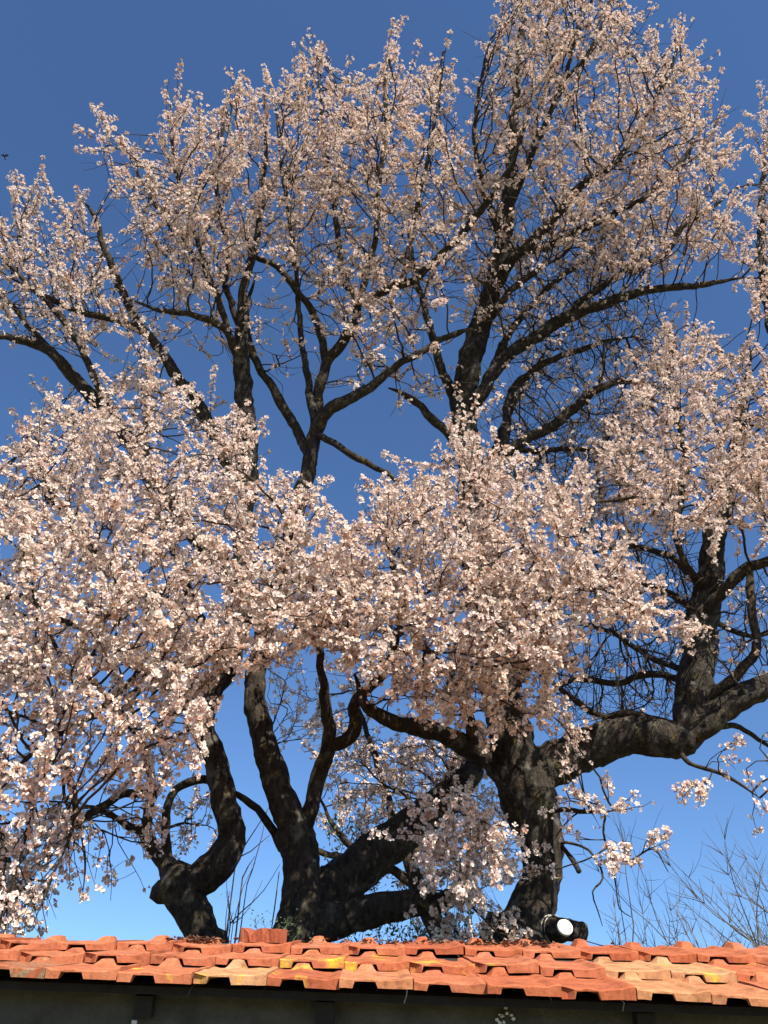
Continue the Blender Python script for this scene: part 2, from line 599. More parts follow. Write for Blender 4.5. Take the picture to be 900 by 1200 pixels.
# dry leaves and crumbs caught along the top row
vs, fs = [], []
for k in range(330):
    u = random.choice([random.gauss(225, 16), random.gauss(225, 14), random.gauss(480, 60), random.gauss(600, 35)])
    x = at(u, 1105, TOP_Y - .2)[0]
    c = Vector(roof_pt(x, random.uniform(.86, .99))) + Vector((0, 0, random.uniform(.018, .030)))
    R = Matrix.Rotation(random.uniform(0, 6.28), 3, 'Z') @ Matrix.Rotation(random.uniform(-.9, .9), 3, 'X')
    L, w = random.uniform(.012, .034), random.uniform(.004, .011)
    b = len(vs)
    for p in ((-L / 2, 0, .004), (0, -w, .006), (0, 0, -.002), (0, w, .006), (L / 2, 0, .006)):
        vs.append(tuple(c + R @ Vector(p)))
    fs += [(b, b + 1, b + 2), (b, b + 2, b + 3), (b + 1, b + 4, b + 2), (b + 2, b + 4, b + 3)]
dl = link('dry_leaves', np_mesh('dry_leaves', vs, fs, M_DEADLEAF), None, kind='stuff',
          label='curled brown dry leaves caught along the top row of roof tiles', category='leaves')

# ------------------------------------------------------------------ trees
Y_FAR = ([-60, 0, 100, 200, 300, 400, 500, 600, 700, 1150], [2.62, 2.85, 3.32, 3.73, 4.14, 4.44, 4.68, 4.86, 4.99, 5.22])
Y_NEAR = ([300, 500, 600, 700, 800, 900, 1000, 1100], [4.05, 4.0, 3.95, 3.93, 4.0, 4.12, 4.25, 4.35])


def yprof(v, prof, d):
    return np.interp(v, *prof) + d


def trace(pts, dY=0.0, Ys=None):
    """photograph polyline (u, v, width in pixels) -> points and radii; distance from the tree's own depth"""
    u = np.array([p[0] for p in pts], float)
    v = np.array([p[1] for p in pts], float)
    w = np.array([p[2] for p in pts], float)
    w = w * np.interp(w, [5, 20, 40], [.80, .84, 1.0])
    if Ys is None:
        Y = yprof(v, Y_FAR, dY)
    else:
        Y = np.interp(np.linspace(0, 1, len(pts)), np.linspace(0, 1, len(Ys)), Ys)
    P = at(u, v, Y)
    r = w / 2 * depth(P) / F
    return P, r


def in_poly(px, py, poly):
    inside = np.zeros(len(px), bool)
    n = len(poly)
    for i in range(n):
        x1, y1 = poly[i]
        x2, y2 = poly[(i + 1) % n]
        if y1 == y2:
            continue
        c = ((y1 > py) != (y2 > py)) & (px < (x2 - x1) * (py - y1) / (y2 - y1) + x1)
        inside ^= c
    return inside


HOLES = [(405, 560, 38, 45), (430, 515, 28, 30), (350, 470, 14, 40), (210, 420, 25, 20), (30, 455, 40, 35), (255, 440, 18, 30),
         (310, 470, 14, 45), (520, 470, 18, 14), (345, 345, 16, 34), (395, 440, 20, 14), (440, 560, 12, 18), (610, 270, 8, 12), (648, 130, 10, 18),
         (700, 95, 12, 22), (20, 835, 16, 18), (115, 900, 18, 14), (0, 880, 10, 16), (745, 225, 20, 10), (655, 470, 22, 18),
         (600, 440, 14, 22), (430, 610, 12, 26), (500, 660, 14, 20), (620, 660, 14, 10), (205, 690, 8, 14), (450, 735, 9, 9),
         (690, 750, 26, 20), (155, 880, 10, 12), (125, 795, 10, 10), (60, 205, 22, 30), (140, 290, 24, 40), (185, 140, 10, 35),
         (170, 330, 14, 14), (430, 270, 10, 20), (545, 110, 14, 40), (875, 210, 26, 20), (850, 370, 30, 26)]


def sample_region(poly, n, prof, d0, d1, grad=0.0):
    poly = [(float(a), float(b)) for a, b in poly]
    xs_, ys_ = zip(*poly)
    out_u, out_v = np.empty(0), np.empty(0)
    while len(out_u) < n:
        u = RNG.uniform(min(xs_), max(xs_), n * 2)
        v = RNG.uniform(min(ys_), max(ys_), n * 2)
        ok = in_poly(u, v, poly)
        for hx, hy, ra, rb in HOLES:
            ok &= ((u - hx) / ra) ** 2 + ((v - hy) / rb) ** 2 > 1
        out_u, out_v = np.append(out_u, u[ok]), np.append(out_v, v[ok])
    u, v = out_u[:n], out_v[:n]
    Y = yprof(v, prof, RNG.uniform(d0, d1, n))
    return at(u, v, Y)


def unit(a):
    return a / (np.linalg.norm(a, axis=-1, keepdims=True) + 1e-9)


# --- flower templates -------------------------------------------------
def flower_template(k, hi):
    r = random.Random(k)
    vs, fs, cs, ms = [], [], [], []
    cup = r.uniform(0.15, 0.9)
    npet = 5 if r.random() < .8 else 4
    for p in range(npet):
        a = p * 2 * math.pi / npet + r.uniform(-.2, .2)
        lift = cup + r.uniform(-.25, .25)
        L = r.uniform(.85, 1.08)
        w = r.uniform(.30, .42)
        tw = r.uniform(-.35, .35)

        def pt(x, y, z):
            y2, z2 = y * math.cos(tw) - z * math.sin(tw), y * math.sin(tw) + z * math.cos(tw)
            x3, z3 = x * math.cos(lift) - z2 * math.sin(lift), x * math.sin(lift) + z2 * math.cos(lift)
            return (x3 * math.cos(a) - y2 * math.sin(a), x3 * math.sin(a) + y2 * math.cos(a), z3)
        b = len(vs)
        g = r.uniform(.9, 1.0)
        if hi:
            vs += [pt(.06 * L, 0, 0), pt(.58 * L, -w, .10), pt(.95 * L, -w * .55, .13), pt(.88 * L, 0, .05), pt(.95 * L, w * .55, .13), pt(.58 * L, w, .10)]
            fs += [(b, b + 1, b + 3), (b + 1, b + 2, b + 3), (b, b + 3, b + 5), (b + 3, b + 4, b + 5)]
            cs += [(.86, .60, .56)] + [(g, g, g)] * 5
            ms += [0] * 4
        else:
            vs += [pt(.06 * L, 0, 0), pt(.62 * L, -w, .08), pt(.98 * L, 0, .04), pt(.62 * L, w, .08)]
            fs += [(b, b + 1, b + 2), (b, b + 2, b + 3)]
            cs += [(.88, .66, .62)] + [(g, g, g)] * 3
            ms += [0] * 2
    b = len(vs)      # calyx behind the petals
    vs += [(0, 0, -.42), (.15, 0, .03), (-.08, .13, .03), (-.08, -.13, .03)]
    fs += [(b, b + 1, b + 2), (b, b + 2, b + 3), (b, b + 3, b + 1)]
    if hi:
        fs += [(b + 1, b + 3, b + 2)]
        ms += [1]
    cs += [(1, 1, 1)] * 4
    ms += [1] * 3
    return np.array(vs), np.array(fs), np.array(cs), np.array(ms)


TPL = {hi: [flower_template(k + 50 * hi, hi) for k in range(9)] for hi in (0, 1)}


def flowers_mesh(name, pos, nrm, size, hi, tint):
    """all the blossoms of one limb as one mesh"""
    V, FC, C, MI = [], [], [], []
    base = 0
    which = RNG.integers(0, 9, len(pos))
    for h in (0, 1):
        for k in range(9):
            sel = np.where((which == k) & (hi == h))[0]
            if not len(sel):
                continue
            tv, tf, tc, tm = TPL[h][k]
            n = len(sel)
            z = unit(nrm[sel])
            a = unit(np.cross(z, RNG.normal(size=(n, 3))))
            b = np.cross(z, a)
            B = np.stack([a, b, z], 1)                      # n,3,3 rows are axes
            v = np.einsum('kc,ncd->nkd', tv, B) * (size[sel][:, None, None]) + pos[sel][:, None, :]
            V.append(v.reshape(-1, 3))
            f = tf[None] + (np.arange(n) * len(tv))[:, None, None] + base
            FC.append(f.reshape(-1, 3))
            c = np.clip(tc[None] * tint[sel][:, None, :], 0, 1)
            C.append(c.reshape(-1, 3))
            MI.append(np.tile(tm, n))
            base += n * len(tv)
    return np_mesh(name, np.vstack(V), np.vstack(FC), [M_PETAL, M_CALYX], np.vstack(C), np.concatenate(MI))


STATS = {'flowers': 0, 'nodes': 0}


def build_tree(label, base_uvY, trunk, limbs, regions, step=0.08, kill=0.11, fsize=0.0225, trunk_rough=.24, shade=1.0, group=None):
    """trunk: (points, radii); limbs: list of (points, radii, takes_twigs); regions: where the shoots reach"""
    P0, R0 = trunk
    root_loc = Vector((P0[0][0], P0[0][1], 0))
    rl = np.array(root_loc)
    root = thing('almond_tree', root_loc, label, 'tree', group)
    # trunk
    cr = catmull(np.column_stack([P0, R0]), 0.03)
    vs, fs = tube(cr[:, :3] - rl, cr[:, 3], 28, True, trunk_rough, 7.0, len(limbs))
    child('trunk', np_mesh('trunk', vs, tri_fix(fs), M_BARK, smooth=True), root, root_loc)
    limb_obj = []
    spine = [cr]
    pos, par, lid, rad, dirs = [], [], [], [], []
    for k, (P, R, seed) in enumerate(limbs):
        P, R = np.array(P), np.array(R)
        S = np.vstack(spine)                       # a limb starts on the centre line of the wood it leaves
        ang = np.sum(unit(S[:, :3] - CAM_O) * unit(P[0] - CAM_O), axis=1)
        b = int(ang.argmax())
        if ang[b] > math.cos(.05):
            P[0] = S[b, :3]
            R[0] = min(R[0], S[b, 3] * .88)
        if seed and R[-1] < .03:
            R[-1] = min(R[-1], max(.0025, R[-1] * .4))
        rmax = max(R)
        st = 0.03 if rmax > .04 else 0.045
        cr = catmull(np.column_stack([P, R]), st)
        q = cr[:, :3].copy()
        jit = np.array([[noise.noise(Vector(p) * 5 + Vector((k * 3, 7 * a, a))) for a in range(3)] for p in q])
        jit += .5 * np.array([[noise.noise(Vector(p) * 13 + Vector((k * 5, 3 * a, a))) for a in range(3)] for p in q])
        q += jit * np.minimum(cr[:, 3:4] * .85, .020) * np.minimum(1, np.arange(len(q)) / 5)[:, None]
        spine.append(np.column_stack([q, cr[:, 3]]))
        nside = 18 if rmax > .05 else (12 if rmax > .02 else 8)
        vs, fs = tube(q - rl, np.maximum(cr[:, 3], .0022), nside, True, trunk_rough if rmax > .03 else .20, 9.0 if rmax > .03 else 18.0, k)
        o = child('limb', np_mesh('limb', vs, tri_fix(fs), M_BARK if rmax > .06 else M_LIMB, smooth=True), root, root_loc)
        limb_obj.append(o)
        if seed:
            T = unit(np.gradient(q, axis=0))
            keep = range(int(len(q) * seed) if seed < 1 else 0, len(q), 2 if st == .03 else 1)
            for i in keep:
                pos.append(q[i]); par.append(-1); lid.append(k); rad.append(cr[i, 3]); dirs.append(T[i])
    ns = len(pos)
    # attractors
    A, info = [], []
    for (poly, n, prof, d0, d1, bloom, up, l0, l1, hi) in regions:
        n = int(n * (.64 if hi else .60) if bloom > .2 else n * 1.2)
        a = sample_region(poly, n, prof, d0, d1)
        A.append(a)
        info += [(bloom, up, l0, l1, hi)] * n
    A = np.vstack(A)
    info = np.array(info)
    pos_a = np.array(pos)
    nd = np.full(len(A), 1e9)
    ni = np.zeros(len(A), int)
    for i0 in range(0, len(A), 400):
        D = np.linalg.norm(A[i0:i0 + 400, None] - pos_a[None], axis=2)
        ni[i0:i0 + 400] = D.argmin(1)
        nd[i0:i0 + 400] = D.min(1)
    alive = np.ones(len(A), bool)
    hit = np.full(len(A), -1)
    for it in range(70):
        done = alive & (nd < kill)
        hit[done] = ni[done]
        alive &= ~done
        live = np.where(alive)[0]
        if not len(live):
            break
        parents, inv = np.unique(ni[live], return_inverse=True)
        dv = unit(A[live] - np.array([pos[j] for j in ni[live]]))
        S = np.zeros((len(parents), 3))
        np.add.at(S, inv, dv)
        S = unit(S)
        new = []
        for j, pi in enumerate(parents):
            d = S[j] + RNG.normal(size=3) * .20
            if par[pi] >= 0:
                d = d + dirs[pi] * .5
            d = d + np.array([0, 0, .10])
            d = d / np.linalg.norm(d)
            new.append(pos[pi] + d * step)
            pos.append(new[-1]); par.append(int(pi)); lid.append(lid[pi]); rad.append(0.0); dirs.append(d)
        new = np.array(new)
        b0 = len(pos) - len(new)
        for i0 in range(0, len(live), 500):
            L = live[i0:i0 + 500]
            D = np.linalg.norm(A[L][:, None] - new[None], axis=2)
            m = D.min(1)
            am = D.argmin(1)
            better = m < nd[L]
            nd[L[better]] = m[better]
            ni[L[better]] = am[better] + b0
    hit[alive] = ni[alive]
    pos = np.array(pos)
    rad = np.array(rad)
    n = len(pos)
    STATS['nodes'] += n - ns
    # radii by the pipe model
    ex = 2.35
    near_b = np.ones(n)
    near_b[hit] = info[:, 0]
    acc = np.zeros(n)
    nhit = np.bincount(hit, minlength=n)
    main = np.full(n, -1)
    best = np.zeros(n)
    gr = np.zeros(n)
    for i in range(n - 1, ns - 1, -1):
        a = acc[i] + 0.0021 ** ex * (1 + .6 * nhit[i])
        gr[i] = a ** (1 / ex)
        p = par[i]
        acc[p] += a
        if gr[i] > best[p]:
            best[p] = gr[i]
            main[p] = i
    gr = np.minimum(gr * np.where(near_b > .2, 1.0, 1.25), .020)
    # twig chains
    parts = {k: ([], []) for k in range(len(limbs))}

    def put(k, vs, fs):
        V, FQ = parts[k]
        b = sum(len(x) for x in V)
        V.append(vs - rl)
        FQ.append(tri_fix(fs) + b)
    counts = {k: 0 for k in parts}
    VL = {k: [] for k in parts}
    FL = {k: [] for k in parts}

    def add(k, vs, fs):
        VL[k].append(vs - rl)
        FL[k].append(tri_fix(fs) + counts[k])
        counts[k] += len(vs)
    for i in range(ns, n):
        p = par[i]
        if p >= ns and main[p] == i:
            continue
        ch = [p, i]
        while main[ch[-1]] >= 0:
            ch.append(main[ch[-1]])
        r = gr[ch].copy()
        r[0] = r[1] * 1.15 if p < ns else min(r[1] * 1.2, gr[p])
        vs, fs = tube(pos[ch], r, 6 if r[0] > .008 else 4, True)
        add(lid[i], vs, fs)
    # shoots and blossoms
    fp = {k: [] for k in parts}
    for ai in range(len(A)):
        j = hit[ai]
        bloom, up, l0, l1, hi = info[ai]
        L = RNG.uniform(l0, l1) * 1.3
        cl_t = RNG.uniform(0, 1)
        k = lid[j]
        to = A[ai] - pos[j]
        d = unit(unit(to) * .45 + dirs[j] * .5 + np.array([0, 0, up]) + RNG.normal(size=3) * .32)
        m = 5
        pts = [pos[j]]
        for s in range(m - 1):
            pts.append(pts[-1] + d * L / (m - 1))
            d = unit(d + np.array([0, 0, up * .22]) + RNG.normal(size=3) * .13)
        pts = np.array(pts)
        r = np.linspace(.0034, .0015, m)
        vs, fs = tube(pts, r, 3, True)
        add(k, vs, fs)
        if RNG.random() < .5:                      # a side spur
            t = RNG.uniform(.2, .7) * (m - 1)
            i0 = int(t)
            q0 = pts[i0] + (pts[i0 + 1] - pts[i0]) * (t - i0)
            d2 = unit(d + RNG.normal(size=3) * .9)
            q1 = q0 + d2 * L * RNG.uniform(.25, .5)
            vs, fs = tube(np.array([q0, (q0 + q1) / 2 + RNG.normal(size=3) * .006, q1]), [.002, .0016, .001], 3, True)
            add(k, vs, fs)
            if bloom > .15:
                for t in np.arange(.2, 1.01, .030 / max(.06, np.linalg.norm(q1 - q0))):
                    if RNG.random() < bloom:
                        for _ in range(RNG.integers(1, 5)):
                            fp[k].append((q0 + (q1 - q0) * t, d2, hi, cl_t))
        cl = np.linspace(0, 1, m)
        t = .08
        full = RNG.uniform(.6, 1.15) * bloom
        while t < 1.02:
            q = np.array([np.interp(t, cl, pts[:, c]) for c in range(3)])
            if RNG.random() < full:
                for _ in range(RNG.integers(2, 5)):
                    fp[k].append((q, d, hi, cl_t))
            t += .030 / L
    # blossoms straight on the thinner wood
    near_hit = np.zeros(n)
    near_hit[hit] = np.maximum(near_hit[hit], info[:, 0])
    hi_n = np.zeros(n)
    hi_n[hit] = info[:, 4]
    for i in range(n - 1, ns - 1, -1):
        near_hit[par[i]] = max(near_hit[par[i]], near_hit[i] * .92)
        hi_n[par[i]] = max(hi_n[par[i]], hi_n[i])
    for i in range(ns, n):
        if gr[i] < .0065 and RNG.random() < near_hit[i] * .45:
            for _ in range(RNG.integers(1, 4)):
                fp[lid[i]].append((pos[i] + RNG.normal(size=3) * .01, dirs[i], hi_n[i], .5))
    for k in parts:
        if VL[k]:
            child('twigs', np_mesh('twigs', np.vstack(VL[k]), np.vstack(FL[k]), M_TWIG), limb_obj[k], root_loc, kind='stuff')
        if fp[k]:
            c = np.array([x[0] for x in fp[k]])
            d = np.array([x[1] for x in fp[k]])
            hi = np.array([int(x[2]) for x in fp[k]])
            m = len(c)
            nr = RNG.normal(size=(m, 3))
            nr -= d * np.sum(nr * d, 1)[:, None] * .7
            nr = unit(unit(nr) + d * .3 + np.array(sv) * .5)
            hi = hi * (depth(c) < 4.55)
            size = fsize * RNG.uniform(.72, 1.12, m)
            p = c + nr * RNG.uniform(.010, .026, m)[:, None]
            ct = np.array([x[3] for x in fp[k]])
            warm = np.clip(ct * .7 + RNG.random(m) * .5 - .1, 0, 1)[:, None]
            tint = np.array([.97, .935, .865]) * (1 - warm) + np.array([.955, .855, .76]) * warm
            old = RNG.random(m) < .06
            tint[old] = np.array([.68, .47, .34])
            tint *= RNG.uniform(.82, 1.04, m)[:, None] * shade
            child('blossoms', flowers_mesh('blossoms', p - rl, nr, size, hi, tint), limb_obj[k], root_loc, kind='stuff')
            STATS['flowers'] += m
    return root


def to_ground(P, R, flare=1.25):
    """continue a traced trunk straight down to the soil"""
    d = P[0] - P[1]
    d = d / abs(d[2]) if d[2] < -.02 else np.array([0, 0, -1.0])
    d = d * np.array([.35, .35, 1])
    h = P[0][2]
    g = P[0] + d * (h + .05)
    mid = P[0] + d * h * .55
    return np.vstack([g, mid, P]), np.concatenate([[R[0] * flare * 1.15, R[0] * 1.08], R])


T = trace
FARP, NEARP = Y_FAR, Y_NEAR

# ---- tree A: the left tree with the knobbly fork
A_trunk = to_ground(*T([(250, 1135, 42), (240, 1100, 38), (222, 1060, 44), (212, 1035, 50), (210, 1018, 36)]))
A_limbs = [
    # knob
    (*T([(208, 1040, 34), (188, 1044, 32), (180, 1049, 24)]), 0),
    # left fork
    (*T([(208, 1034, 36), (192, 1012, 24), (174, 980, 18), (175, 947, 14), (180, 918, 12), (165, 870, 10), (120, 810, 9), (70, 770, 6)], Ys=[5.28, 5.2, 5.1, 5.0, 4.8, 4.5, 4.3, 4.1]), .4),
    (*T([(174, 980, 13), (150, 968, 11), (133, 957, 8), (110, 945, 6), (80, 950, 5)], Ys=[5.1, 4.9, 4.6]), 1),
    (*T([(200, 1010, 16), (196, 965, 13), (205, 926, 12), (238, 915, 12), (262, 925, 11)], Ys=[5.2, 5.15, 5.2]), 0),
    (*T([(178, 930, 12), (160, 930, 12), (139, 931, 12), (117, 947, 11), (94, 957, 10), (84, 930, 8), (75, 890, 6), (60, 850, 5)], Ys=[4.9, 4.7, 4.4, 4.2]), 1),
    (*T([(92, 957, 5), (97, 985, 4), (100, 1015, 3), (97, 1045, 1.5)], Ys=[4.3, 4.2]), 0),
    (*T([(30, 890, 6), (40, 940, 5), (25, 1000, 4), (10, 1060, 2), (5, 1090, 1)], Ys=[4.1, 4.0]), .3),
    (*T([(60, 870, 6), (75, 930, 5), (85, 970, 4), (60, 1030, 3), (38, 1085, 1.5)], Ys=[4.2, 4.1]), .3),
    (*T([(75, 890, 5), (90, 940, 4), (70, 1010, 3), (50, 1050, 2), (55, 1090, 1)], Ys=[4.3, 4.2]), .3),
    (*T([(0, 880, 6), (-10, 950, 5), (15, 1020, 3), (0, 1080, 1.5)], Ys=[4.0, 4.1]), .3),
    # right fork, rising through the whole crown
    (*T([(225, 1040, 42), (258, 1010, 38), (272, 975, 34), (262, 935, 32), (252, 890, 30), (238, 855, 28), (248, 818, 26), (268, 785, 26), (278, 750, 25), (283, 690, 25), (286, 630, 25), (290, 560, 25), (290, 500, 25), (283, 430, 23), (284, 370, 15), (290, 320, 11), (300, 285, 9), (308, 230, 7), (312, 160, 5), (310, 110, 3)]), .72),
    # limbs to the near, low blossom
    (*T([(240, 848, 20), (200, 800, 17), (165, 785, 15), (120, 745, 12), (70, 724, 11), (35, 703, 10), (0, 701, 9), (-50, 705, 7)], Ys=[5.2, 4.9, 4.6, 4.4, 4.3]), .2),
    (*T([(266, 790, 18), (230, 718, 16), (205, 650, 12), (180, 590, 9), (170, 520, 7), (172, 440, 4)], Ys=[5.2, 4.8, 4.4, 4.2, 4.1]), .2),
    (*T([(236, 716, 12), (150, 680, 10), (90, 620, 8), (50, 560, 5), (30, 500, 3)], Ys=[4.8, 4.4, 4.2, 4.1]), .2),
    (*T([(262, 788, 14), (300, 720, 11), (330, 670, 9), (345, 620, 6)], Ys=[5.2, 4.7, 4.2, 4.0]), .2),
    (*T([(165, 785, 12), (120, 830, 10), (70, 860, 8), (30, 890, 7), (-10, 940, 5)], Ys=[4.6, 4.3, 4.1, 4.0]), 1),
    # far limbs at the left of the crown
    (*T([(283, 700, 22), (230, 630, 21), (183, 567, 20), (140, 500, 20), (100, 457, 18), (60, 415, 15), (25, 398, 12), (-30, 392, 9)]), .45),
    (*T([(140, 500, 14), (110, 440, 11), (75, 375, 10), (40, 340, 8), (0, 300, 6), (-30, 270, 4)], dY=-.1), .2),
    (*T([(60, 415, 10), (25, 370, 8), (0, 345, 7), (-30, 330, 5)]), 1),
    (*T([(290, 580, 20), (256, 522, 19), (228, 470, 18), (200, 430, 16), (172, 392, 13), (145, 345, 12), (125, 295, 9), (112, 255, 7), (98, 235, 4)]), .45),
    (*T([(168, 395, 12), (125, 372, 10), (92, 366, 9), (50, 345, 7), (10, 325, 5)], dY=-.1), .2),
    (*T([(283, 425, 14), (262, 386, 12), (235, 372, 10), (190, 364, 7), (150, 350, 5)], dY=-.1), .3),
    (*T([(272, 394, 10), (255, 350, 9), (240, 310, 8), (222, 250, 6), (205, 190, 5), (200, 120, 3)], dY=-.1), .2),
    (*T([(280, 385, 10), (265, 335, 9), (268, 300, 8), (255, 220, 6), (262, 150, 4), (270, 105, 2.5)]), .2),
    (*T([(240, 312, 7), (200, 265, 6), (172, 225, 5), (152, 185, 3)], dY=.1), .2),
]
up = .55
A_regions = [
    ([(0, 250), (100, 270), (130, 180), (320, 180), (320, 320), (160, 400), (0, 400)], 150, FARP, -.5, .4, .12, .6, .2, .4, 0),
    ([(0, 280), (24, 200), (45, 230), (75, 255), (105, 262), (122, 340), (165, 355), (160, 380), (110, 420), (60, 405), (0, 385), (-60, 380), (-60, 290)], 290, FARP, -.5, .5, .9, up, .12, .34, 0),
    ([(120, 130), (150, 170), (190, 190), (198, 125), (215, 120), (230, 145), (240, 125), (270, 115), (300, 115), (325, 180), (325, 300), (290, 340), (200, 350), (170, 330), (150, 250), (132, 200)], 560, FARP, -.55, .45, .95, up, .12, .32, 0),
    ([(190, 340), (300, 330), (300, 420), (230, 410), (180, 385)], 60, FARP, -.3, .5, .35, .3, .12, .3, 0),
    ([(0, 560), (10, 545), (40, 490), (60, 455), (100, 490), (150, 440), (175, 400), (190, 460), (260, 480), (285, 510), (300, 575), (250, 600), (150, 600), (0, 610), (-60, 600), (-60, 560)], 520, NEARP, -.25, .9, .9, .5, .12, .32, 1),
    ([(0, 600), (150, 590), (250, 590), (310, 570), (375, 590), (380, 620), (340, 660), (370, 690), (390, 740), (330, 780), (300, 770), (250, 790), (0, 800), (-60, 790), (-60, 600)], 960, NEARP, -.4, .55, 1.0, .35, .10, .28, 1),
    ([(0, 790), (250, 780), (240, 860), (215, 900), (180, 925), (130, 920), (80, 930), (0, 940), (-60, 930), (-60, 790)], 420, NEARP, -.4, .5, .95, .1, .10, .26, 1),
    ([(-30, 930), (70, 930), (110, 960), (70, 1010), (30, 1060), (0, 1085), (-40, 1080)], 230, NEARP, -.3, .4, .45, -.5, .12, .32, 1),
    ([(80, 930), (200, 930), (180, 1000), (130, 1015), (100, 1000)], 55, FARP, -.9, -.2, .25, -.3, .1, .25, 1),
    ([(200, 930), (260, 930), (255, 1000), (215, 1005)], 40, FARP, .3, .9, .5, .1, .1, .22, 0),
]
build_tree('gnarled almond tree forking low above a round knob on its trunk',
           None, A_trunk, A_limbs, A_regions)

# ---- tree B: the middle tree, several stems from one stout base
B_trunk = to_ground(*T([(352, 1140, 76), (350, 1105, 66), (355, 1060, 50), (354, 1010, 44), (348, 980, 46), (344, 958, 34)]), 1.3)
B_limbs = [
    (*T([(346, 985, 34), (338, 955, 35), (322, 905, 33), (304, 848, 30), (300, 800, 27), (310, 740, 25), (328, 685, 25), (338, 640, 25), (346, 600, 23), (360, 555, 21), (366, 517, 20), (368, 490, 14), (360, 440, 10), (352, 380, 8), (345, 300, 6), (330, 200, 4), (322, 115, 2)], dY=-.05), .7),
    (*T([(355, 985, 28), (362, 955, 23), (372, 912, 22), (386, 874, 20), (382, 835, 17), (379, 800, 13), (372, 750, 10), (365, 690, 7)], Ys=[5.2, 5.1, 4.8, 4.3]), .6),
    (*T([(386, 876, 18), (404, 868, 20), (414, 852, 19), (412, 832, 16), (424, 814, 16), (450, 790, 13), (470, 740, 10), (480, 680, 7)], Ys=[5.05, 5.0, 4.8, 4.4, 4.2]), .5),
    (*T([(338, 1010, 18), (330, 992, 14), (318, 968, 12), (302, 948, 11), (286, 936, 10), (270, 928, 8)], Ys=[5.2, 5.15]), 0),
    (*T([(366, 1058, 44), (400, 1032, 52), (440, 1000, 48), (490, 962, 42), (530, 930, 36), (555, 895, 28), (560, 850, 18)], Ys=[5.25, 5.5, 5.9]), .5),
    (*T([(360, 1090, 50), (400, 1075, 40), (440, 1066, 36), (480, 1060, 32), (515, 1058, 26), (540, 1040, 20), (550, 1010, 14)], Ys=[5.2, 5.1, 5.0]), .6),
    (*T([(366, 517, 18), (386, 480, 18), (420, 462, 15), (450, 440, 12), (490, 415, 10), (530, 392, 8), (560, 384, 6)], dY=-.15), .4),
    (*T([(362, 535, 16), (352, 515, 15), (335, 480, 14), (310, 440, 12), (295, 410, 11), (288, 370, 8), (300, 320, 6)], dY=.05), .5),
    (*T([(368, 500, 16), (380, 435, 15), (400, 402, 15), (416, 375, 14), (420, 352, 12), (402, 325, 10), (395, 260, 8), (380, 160, 5), (370, 55, 3)]), .4),
    (*T([(384, 425, 12), (370, 375, 11), (350, 342, 10), (325, 312, 9), (300, 300, 7), (285, 270, 5)], dY=.05), .4),
    (*T([(420, 355, 10), (438, 290, 9), (444, 220, 7), (452, 150, 5), (450, 100, 4), (456, 70, 2)], dY=-.1), .2),
    (*T([(420, 356, 13), (457, 337, 12), (487, 327, 12), (517, 298, 12), (548, 265, 11), (592, 207, 9), (615, 150, 6), (625, 90, 3)], dY=-.2), .3),
    (*T([(470, 333, 9), (485, 260, 7), (500, 190, 6), (515, 110, 4), (522, 60, 2)], dY=-.1), .2),
    (*T([(374, 508, 11), (395, 522, 10), (420, 538, 10), (440, 550, 8), (460, 558, 7), (485, 590, 5)], dY=-.2), .5),
]
B_regions = [
    ([(330, 120), (540, 120), (540, 300), (480, 420), (420, 450), (330, 320)], 150, FARP, -.6, .3, .12, .6, .2, .4, 0),
    ([(312, 115), (330, 115), (365, 60), (378, 60), (400, 110), (420, 85), (432, 110), (460, 40), (475, 95), (500, 95), (520, 70), (538, 105), (545, 140), (542, 240), (500, 260), (330, 260), (325, 180)], 620, FARP, -.55, .45, .8, up, .12, .34, 0),
    ([(330, 255), (540, 240), (540, 300), (480, 400), (420, 440), (400, 380), (330, 310)], 380, FARP, -.6, .4, .75, .3, .12, .28, 0),
    ([(330, 320), (400, 380), (420, 450), (340, 480), (300, 420)], 60, FARP, -.4, .3, .3, .5, .1, .28, 0),
    ([(420, 430), (520, 400), (540, 470), (470, 470)], 50, FARP, -.4, .4, .5, .3, .1, .26, 0),
    ([(330, 680), (400, 650), (425, 680), (440, 740), (420, 790), (390, 770), (350, 730)], 200, NEARP, -.3, .5, 1, .3, .1, .26, 1),
    ([(380, 600), (440, 580), (450, 640), (400, 660)], 30, NEARP, 0, .6, .6, .5, .1, .3, 1),
    ([(480, 950), (555, 935), (600, 960), (590, 1040), (545, 1065), (490, 1040)], 130, FARP, -.75, -.2, .9, -.2, .1, .22, 1),
    ([(400, 870), (560, 860), (570, 960), (480, 980), (400, 930)], 170, FARP, .3, 1.0, .6, .1, .1, .24, 0),
    ([(500, 1050), (600, 1050), (600, 1110), (500, 1110)], 60, FARP, -.3, .1, .5, .1, .08, .18, 1),
]
build_tree('stout almond tree that splits low into several dark stems right behind the loose broken tile', None, B_trunk, B_limbs, B_regions)

